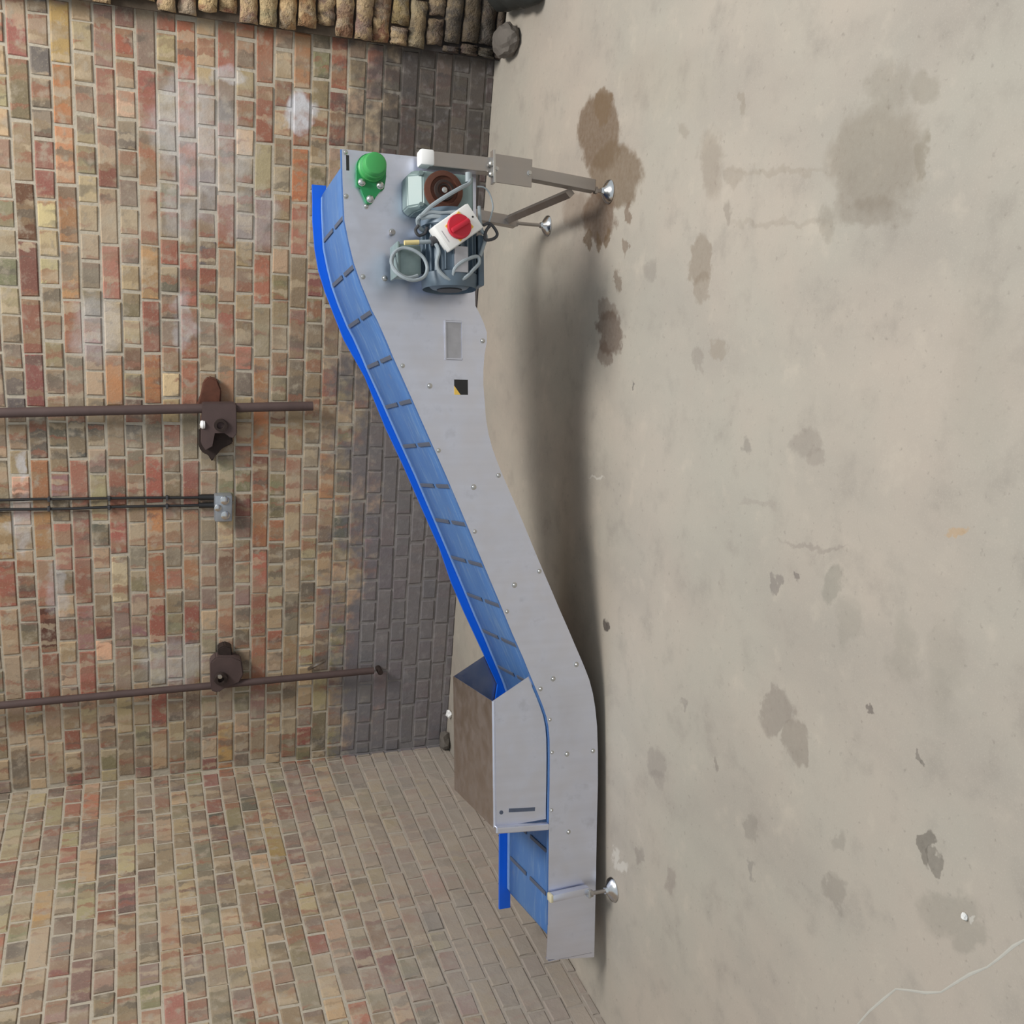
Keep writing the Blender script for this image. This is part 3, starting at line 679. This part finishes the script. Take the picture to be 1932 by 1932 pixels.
# legs at the discharge end
def tubebox(bm, a, b, w, d, bev=.003):
    a, b = Vector(a), Vector(b); z = (b-a).normalized(); y = Vector((0, 1, 0)); x = y.cross(z).normalized(); y = z.cross(x)
    box(bm, (a+b)/2, (w, d, (b-a).length), Matrix((x, y, z)).transposed(), bev)
la, lb, lc, lm = L(806, 302, 0), L(1120, 352, 0), L(1152, 362, 0), L(930, 315, 0)
bm = NB(); tubebox(bm, (lm.x, 0, lm.z-.02), (la.x, 0, la.z), .048, .044); leg = obj('leg', bm, MAT['steel_leg'], cv, label='near steel leg of the discharge end')
bm = NB(); tubebox(bm, (lb.x, 0, lb.z), (lm.x-.001, 0, lm.z), .040, .038); obj('lower_tube', bm, MAT['steel_leg'], leg)
bm = NB(); box(bm, (la.x+.002, -.003, la.z-.006+.012), (.052, .050, .048), None, .008); obj('end_cap', bm, MAT['capwhite'], leg, True, 'white plastic end cap')
pa, pb = L(931, 316, -.03), L(1004, 327, -.03)
bm = NB(); tubebox(bm, (pb.x, -.027, pb.z), (pa.x, -.027, pa.z), .092, .005, .001); obj('clamp_plate', bm, MAT['steel_leg'], leg)
bm = NB(); box(bm, (pa.x+.0, -.032, pa.z+.002), (.106, .030, .008), None, .001); obj('clamp_flange', bm, MAT['bolt'], leg)
for x, y in ((919, 308), (920, 328), (938, 318), (1000, 326)):
    s = L(x, y, -.035); bm = NB()
    if x < 930: lathe(bm, (s.x, -.034, pa.z+.006), (0, 0, 1), [(0, .010), (.008, .010), (.012, .006), (.013, 0)], 8)
    else: lathe(bm, (s.x, -.0295, s.z), (0, -1, 0), [(0, .009), (.002, .009), (.003, .007), (.008, .006), (.009, 0)], 8)
    obj('bolt', bm, MAT['bolt'], leg, True)
FOOT = [(0, .040), (.004, .041), (.010, .038), (.018, .026), (.026, .014), (.034, .011), (.034, 0)]
def foot(parent, t, n, ztop, r=1.):
    bm = NB(); lathe(bm, (t, n, 0), (0, 0, 1), [(a, b*r) for a, b in FOOT], 24); obj('foot', bm, MAT['chrome'], parent, True, 'round bright levelling foot')
    bm = NB(); cyl(bm, (t, n, .03), (t, n, ztop), .007, None, 12); cyl(bm, (t, n, ztop-.016), (t, n, ztop-.006), .013, None, 6); obj('foot_stem', bm, MAT['steel_leg'], parent)
foot(leg, lc.x, 0, lb.z+.004)
fn = .544
fa, fb = L(900, 405, fn), L(972, 420, fn)
bm = NB(); tubebox(bm, (fb.x, fn, fb.z), (fb.x+.035, fn, .52), .040, .038); leg2 = obj('leg', bm, MAT['steel_leg'], cv, label='far steel leg of the discharge end')
foot(leg2, 2.462, fn, fb.z+.006)
br1 = L(1085, 362, 0)
bm = NB(); tubebox(bm, (br1.x, .02, .115), (fb.x+.004, fn-.018, fb.z+.06), .028, .03) if False else cyl(bm, (br1.x, .018, br1.z+.01), (fb.x+.006, fn-.015, fb.z+.035), .017, None, 4)
obj('brace', bm, MAT['steel_leg'], cv, label='flat brace between the two legs')
# cross rail carrying the far leg
bm = NB(); tubebox(bm, (fb.x+.036, .05, .535), (fb.x+.036, fn+.015, .535), .03, .03); obj('cross_rail', bm, MAT['steel_leg'], cv)
# feet at the infeed end
a, b = L(1042, 1706, .012), L(1112, 1692, .012)
bm = NB(); tubebox(bm, (.010, .022, b.z), (.004, .022, a.z), .028, .034, .006); il = obj('leg', bm, MAT['steel'], cv, True, 'short steel leg of the infeed end')
bm = NB(); box(bm, (.004, .022, a.z+.003), (.028, .034, .012), None, .004); obj('end_cap', bm, flat('aged_white_plastic', (214, 206, 176), .4), il, True)
foot(il, .004, .0, b.z+.01, 1.05)
bm = NB(); box(bm, (.004, .012, b.z+.006), (.03, .04, .012), None, .003); obj('foot_bracket', bm, MAT['bolt'], il)
bm = NB(); tubebox(bm, (.0, .512, .06), (.0, .512, .2), .034, .03, .004); il2 = obj('leg', bm, MAT['steel'], cv, True)
foot(il2, .004, .512, .07)
bm = NB(); box(bm, (-.235, .06, .148), (.004, .03, .17), None, .001); obj('end_flange', bm, MAT['steel'], cv)

# ------------------------------------------------------------------ isolator switch and its cables
cb = L(863, 430, -.15); A_, B_ = L(885, 385, -.15), L(820, 430, -.15)
dv = (B_-A_).normalized(); ang = math.atan2(dv.z, dv.x)
iso = empty('isolator_switch', O+T*cb.x+N*(-.15)+Vector((0, 0, cb.z)), CYAW, 'white isolator switch box with red rotary knob dangling over the conveyor motor', 'switch')
Ry = Matrix.Rotation(-ang, 3, 'Y')
bm = NB(); box(bm, tuple(Ry @ Vector((-.004, .028, 0))), (.140, .056, .090), Ry, .006); ib = obj('switch_box', bm, MAT['white'], iso, True)
bm = NB(); box(bm, tuple(Ry @ Vector((-.004, -.003, 0))), (.136, .008, .086), Ry, .003); obj('box_cover', bm, MAT['white'], iso, True)
bm = NB(); box(bm, tuple(Ry @ Vector((-.005, -.008, 0))), (.066, .004, .066), Matrix.Rotation(math.radians(42), 3, 'Y'), .001); obj('yellow_plate', bm, MAT['yellow'], iso)
kc = Ry @ Vector((-.002, 0, .0))
bm = NB(); lathe(bm, (kc.x, -.009, kc.z), (0, -1, 0), [(0, .038), (.010, .038), (.013, .036), (.014, 0)], 32); kb = obj('knob', bm, MAT['red'], iso, True, 'red rotary knob')
bm = NB(); box(bm, (kc.x, -.029, kc.z), (.068, .016, .016), Matrix.Rotation(-math.radians(123), 3, 'Y'), .005); obj('knob_grip', bm, MAT['red'], kb, True)
bm = NB(); q = L(892, 409, -.158); q = Vector((q.x-cb.x, 0, q.z-cb.z)); cyl(bm, (q.x, -.0065, q.z), (q.x, -.0085, q.z), .003, None, 10); obj('screw', bm, MAT['black'], iso)
q = Ry @ Vector((.052, 0, .0)); bm = NB(); box(bm, (q.x, -.0074, q.z), (.0012, .0008, .04), Ry); obj('cover_groove', bm, MAT['plate_old'], iso)
def cab(pts, r, mat, name='cable', label=None):
    bm = NB(); P = []
    off = iso.location
    for x, y, n in pts:
        l = L(x, y, n); P.append((l.x-cb.x, l.y+.15, l.z-cb.z))
    tube(bm, P, r, 8, 6); return obj(name, bm, mat, iso, True, label)
cab([(884, 330, -.09), (886, 345, -.10), (868, 355, -.12), (842, 370, -.125), (815, 388, -.12), (797, 405, -.11), (788, 415, -.09), (792, 430, -.075), (803, 436, -.07)], .0065, MAT['cable'])
cab([(792, 408, -.11), (810, 400, -.115), (835, 402, -.12), (860, 400, -.125), (872, 402, -.13)], .006, MAT['cable'])
cab([(795, 412, -.10), (815, 408, -.115), (840, 410, -.12), (862, 416, -.12)], .0065, MAT['cable'])
cab([(790, 425, -.09), (784, 434, -.08), (790, 444, -.08), (802, 440, -.08), (806, 428, -.09)], .005, MAT['cabledark'])
cab([(762, 470, -.06), (742, 484, -.075), (741, 505, -.11), (757, 521, -.13), (780, 529, -.135), (800, 522, -.13), (806, 505, -.12), (798, 485, -.115), (780, 472, -.11), (760, 468, -.10), (745, 476, -.10), (738, 494, -.11), (748, 512, -.12), (768, 524, -.125), (788, 520, -.12)], .0055, MAT['cable'])
cab([(822, 460, -.12), (828, 475, -.125), (824, 495, -.13), (828, 510, -.13), (842, 524, -.13), (853, 528, -.13), (855, 515, -.135), (862, 502, -.14), (880, 490, -.14), (900, 484, -.13), (904, 496, -.13), (892, 510, -.135), (880, 522, -.135), (868, 530, -.13)], .006, MAT['cable'])
cab([(912, 425, -.12), (925, 422, -.12), (938, 440, -.12), (932, 450, -.12), (916, 452, -.12), (917, 436, -.12), (926, 424, -.12)], .005, MAT['cabledark'])
cab([(904, 390, -.08), (908, 432, -.11), (917, 446, -.11), (912, 465, -.11), (906, 484, -.12)], .006, MAT['cable'])
cab([(900, 352, -.05), (914, 354, -.05), (924, 366, -.05), (930, 388, -.06), (928, 402, -.07), (924, 416, -.09), (920, 430, -.11)], .0028, MAT['cable'])
def ferr(x0, y0, x1, y1, n, r, mat, name):
    bm = NB(); a, b = L(x0, y0, n), L(x1, y1, n); s = Vector((cb.x, -.15, cb.z)); cyl(bm, a-s, b-s, r, None, 12); obj(name, bm, mat, iso, True)
ferr(763, 458, 790, 457, -.105, .0075, MAT['tagyellow'], 'wire_tag'); ferr(790, 457, 815, 456, -.105, .0070, MAT['cable'], 'cable_sleeve'); ferr(813, 456, 830, 452, -.11, .015, MAT['cabledark'], 'cable_gland')
ferr(884, 326, 884, 344, -.09, .011, MAT['cable'], 'cable_gland')

# ------------------------------------------------------------------ things fixed to the rear wall
def wp_(x, y, off=-.06): return hit(x, y, 1, off)
def pipe(name, pts, r, label, off=-.06):
    o = empty(name, wp_(*pts[-1], off)*1, 0, label, 'pipe'); b = o.location.copy()
    P = [wp_(x, y, off)-b for x, y in pts]; bm = NB(); tube(bm, P, r, 16, 3); obj('pipe_run', bm, MAT['piperust'], o, True)
    return o, b
p0 = wp_(0, 779); pdir = (p0-wp_(590, 766)).normalized(); top = p0+pdir*.32
def pipe2(name, x0, y0, x1, y1, r, label, off=-.06):
    a, b = wp_(x0, y0, off), wp_(x1, y1, off); d = (a-b).normalized(); o = empty(name, b, 0, label, 'pipe')
    bm = NB(); lathe(bm, (0, 0, 0), d, [(.004, r*.6), (0, r*.75), (0, r*1.0), (.015, r), ((a-b).length+.35, r), ((a-b).length+.35, 0)], 18)
    obj('pipe_run', bm, MAT['piperust'], o, True); return o, b, d
rp, rb, rd = pipe2('wall_pipe', 0, 779, 590, 766, .021, 'thick rusty brown pipe with square bracket hanging down brick wall')
def at(o, x, y, off): return wp_(x, y, off)-o.location
def wprism(o, pts, y0, y1, name, mat, bev=.004, label=None):
    bm = NB(); P = [at(o, x, y, y0) for x, y in pts]; prism(bm, [(p.x, p.z) for p in P], y0+.06, y1+.06)
    if bev: bmesh.ops.bevel(bm, geom=bm.edges[:], offset=bev, segments=2, affect='EDGES')
    return obj(name, bm, mat, o, True, label)
wprism(rp, [(382, 762), (440, 761), (446, 764), (447, 818), (440, 827), (431, 824), (424, 816), (404, 816), (402, 842), (388, 850), (380, 838)], -.095, -.045, 'pipe_bracket', MAT['piperust'], .003, 'rusty shaped bracket around the pipe')
q = at(rp, 416, 802, -.10); bm = NB(); lathe(bm, q+Vector((0, .01, 0)), (0, -1, 0), [(0, .030), (.02, .028), (.02, .017), (.002, .015), (.002, 0)], 18); obj('bracket_socket', bm, MAT['rustdark'], rp, True)
q = at(rp, 416, 802, -.085); bm = NB(); lathe(bm, q, (0, -1, 0), [(0, .034), (.012, .033), (.014, .024), (.004, .023)], 18); obj('bracket_ring', bm, MAT['piperust'], rp, True)
wprism(rp, [(376, 812), (376, 846), (384, 856), (395, 858), (400, 872), (408, 856), (416, 846), (440, 836), (436, 812)], -.05, 0, 'wall_hook', MAT['rustdark'], .005)
wprism(rp, [(371, 768), (380, 744), (384, 722), (394, 712), (410, 716), (418, 736), (416, 768)], -.045, 0, 'bracket_arm', MAT['rust'], .006)
q = at(rp, 383, 801, -.09); bm = NB(); lathe(bm, q+Vector((0, 0, -.008)), (0, 0, 1), [(0, 0), (0, .017), (.010, .020), (.018, .016), (.022, 0)], 16); obj('white_plug', bm, MAT['capwhite'], rp, True, 'small white plug on the bracket')
q = at(rp, 440, 770, -.06); bm = NB(); lathe(bm, q-rd*.008, rd, [(0, 0), (0, .027), (.016, .027), (.016, 0)], 18); obj('pipe_collar', bm, MAT['piperust'], rp, True)
lp, lb_, ld = pipe2('wall_pipe', 0, 1331, 705, 1265, .0175, 'thin leaning rusty pipe near the left corner of brick wall')
wprism(lp, [(397, 1250), (408, 1240), (440, 1240), (456, 1246), (460, 1272), (452, 1288), (424, 1296), (412, 1308), (398, 1304)], -.085, -.02, 'pipe_bracket', MAT['piperust'], .006)
q = at(lp, 417, 1280, -.09); bm = NB(); lathe(bm, q, (0, -1, 0), [(0, .034), (.018, .030), (.018, .016), (.002, .014), (.002, 0)], 16); obj('bracket_socket', bm, MAT['rustdark'], lp, True)
q = at(lp, 415, 1276, -.12); bm = NB(); lathe(bm, q, (0, -1, 0), [(0, .011), (.008, .010), (.009, 0)], 12); obj('bolt', bm, MAT['bolt'], lp, True)
wprism(lp, [(412, 1246), (412, 1224), (424, 1218), (437, 1222), (439, 1246)], -.06, 0, 'bracket_arm', MAT['rustdark'], .005)
bm = NB(); tube(bm, [at(lp, 583, 1262, -.02), at(lp, 598, 1254, -.06), at(lp, 612, 1247, -.03)], .010, 8, 5); obj('pipe_clip', bm, MAT['steel_dark'], lp, True)
q = at(lp, 714, 1262, -.02); bm = NB(); cyl(bm, q+Vector((0, .02, 0)), q+Vector((0, -.045, 0)), .014, None, 12); obj('pipe_peg', bm, MAT['rustdark'], lp, True)
# twin cables down to a metal box
cbx = wp_(421, 957, -.03)
jb = empty('junction_box', Vector((cbx.x, 0, cbx.z)), 0, 'small galvanised metal box with shiny round bosses where two cables end on brick wall', 'electrical box')
bm = NB(); box(bm, (0, -.025, 0), (.128, .05, .080), None, .008); obj('box_body', bm, MAT['galv'], jb, True)
bm = NB(); box(bm, (0, -.052, 0), (.124, .006, .076), None, .004); obj('box_lid', bm, MAT['galv'], jb, True)
for (x, y, r) in ((424, 944, .021), (411, 958, .017), (425, 972, .021)):
    q = wp_(x, y, -.055); bm = NB(); lathe(bm, (q.x-cbx.x, -.054, q.z-cbx.z), (0, -1, 0), [(0, r), (.006, r*.95), (.010, r*.6), (.011, 0)], 18); obj('knockout_cap', bm, MAT['chrome'], jb, True)
for i, (y0, y1, lab) in enumerate(((943, 938, 'black cable clipped to brick wall, right one of the pair above the metal box'), (962, 953, 'black cable clipped to brick wall, left one of the pair above the metal box'))):
    a, b = wp_(0, y0, -.018), wp_(398, y1, -.018); d = (a-b)
    o = empty('wall_cable', b, 0, lab, 'cable')
    bm = NB(); pts = [d*(k/9)*1.25+Vector((random.uniform(-.002, .002), 0, 0)) for k in range(10)]; tube(bm, pts, .0065, 8, 4); obj('cable_run', bm, MAT['black'], o, True)
    bm = NB(); lathe(bm, -d.normalized()*.022, d, [(0, 0), (0, .013), (.075, .013), (.075, 0)], 14); obj('cable_gland', bm, MAT['black'], o, True)
    for k in (.22, .5, .78, 1.02):
        bm = NB(); p = d*k; box(bm, p+Vector((0, 0, 0)), (.020, .024, .012), None, .003); obj('cable_clip', bm, MAT['cabledark'], o)
# screw hooks and little debris
def lump(name, c, r, mat, label, cat, sq=(1, 1, .7), seed=1, sub=2, j=.28):
    random.seed(seed); bm = NB(); bmesh.ops.create_icosphere(bm, subdivisions=sub, radius=1)
    for v in bm.verts: v.co *= 1+random.uniform(-j, j)
    bmesh.ops.transform(bm, matrix=Matrix.Diagonal((r*sq[0], r*sq[1], r*sq[2], 1)), verts=bm.verts[:])
    zmin = min(v.co.z for v in bm.verts)
    for v in bm.verts: v.co.z = max(v.co.z, zmin*.7)
    zmin = min(v.co.z for v in bm.verts)
    o = obj(name, bm, mat); o.location = (c[0], c[1], c[2]-zmin); tag(o, label, cat); return o
c = hit(850, 1345, 2, 0); lump('mortar_chip', (c.x, c.y-.01, 0), .022, MAT['capwhite'], 'small white chip of mortar lying at foot of rear wall behind the hood', 'chip', seed=3)
c = hit(845, 1400, 2, 0); lump('hole_stand_in', (c.x+.02, -.05, 0), .045, MAT['stone'], 'dark lump added in place of a hole in the brickwork, in the corner behind the hood', 'stand_in', seed=4)  # added dark lump stands in for a brick hole at the corner
c = hit(1822, 1729, 2, 0); lump('pebble', (c.x, c.y, 0), .007, MAT['white'], 'tiny white pebble on open floor beside chalk line', 'pebble', seed=5)
c = hit(965, 75, 2, 0); lump('rubble_stone', (3.492, -.235, 0), .066, MAT['stone'], 'large sooty grey stone at foot of the crumbling pier', 'stone', sq=(1.05, 1.6, .75), seed=6, sub=3, j=.07)
# dark rolled sheet lying by the pier
random.seed(21)
p1 = hit(1020, 14, 2, .0)
bm = NB(); prof = [(0, 0), (0, .045), (.006, .056), (.02, .062)]+[(.02+.06*k, .062+.006*math.sin(k*2.1)) for k in range(1, 9)]+[(.53, .05), (.53, 0)]
a0 = Vector((3.636, -.575, .066)); lathe(bm, (0, 0, 0), Vector((.08, .99, .0)), [(a*.75, b) for a, b in prof], 20)
for v in bm.verts: v.co += Vector((random.uniform(-.003, .003), random.uniform(-.003, .003), random.uniform(-.003, .003)))
ts = obj('rolled_sheet', bm, MAT['tarp'], None, True); ts.location = a0; tag(ts, 'dark green-black rolled sheet lying on floor beside crumbling pier', 'sheet')
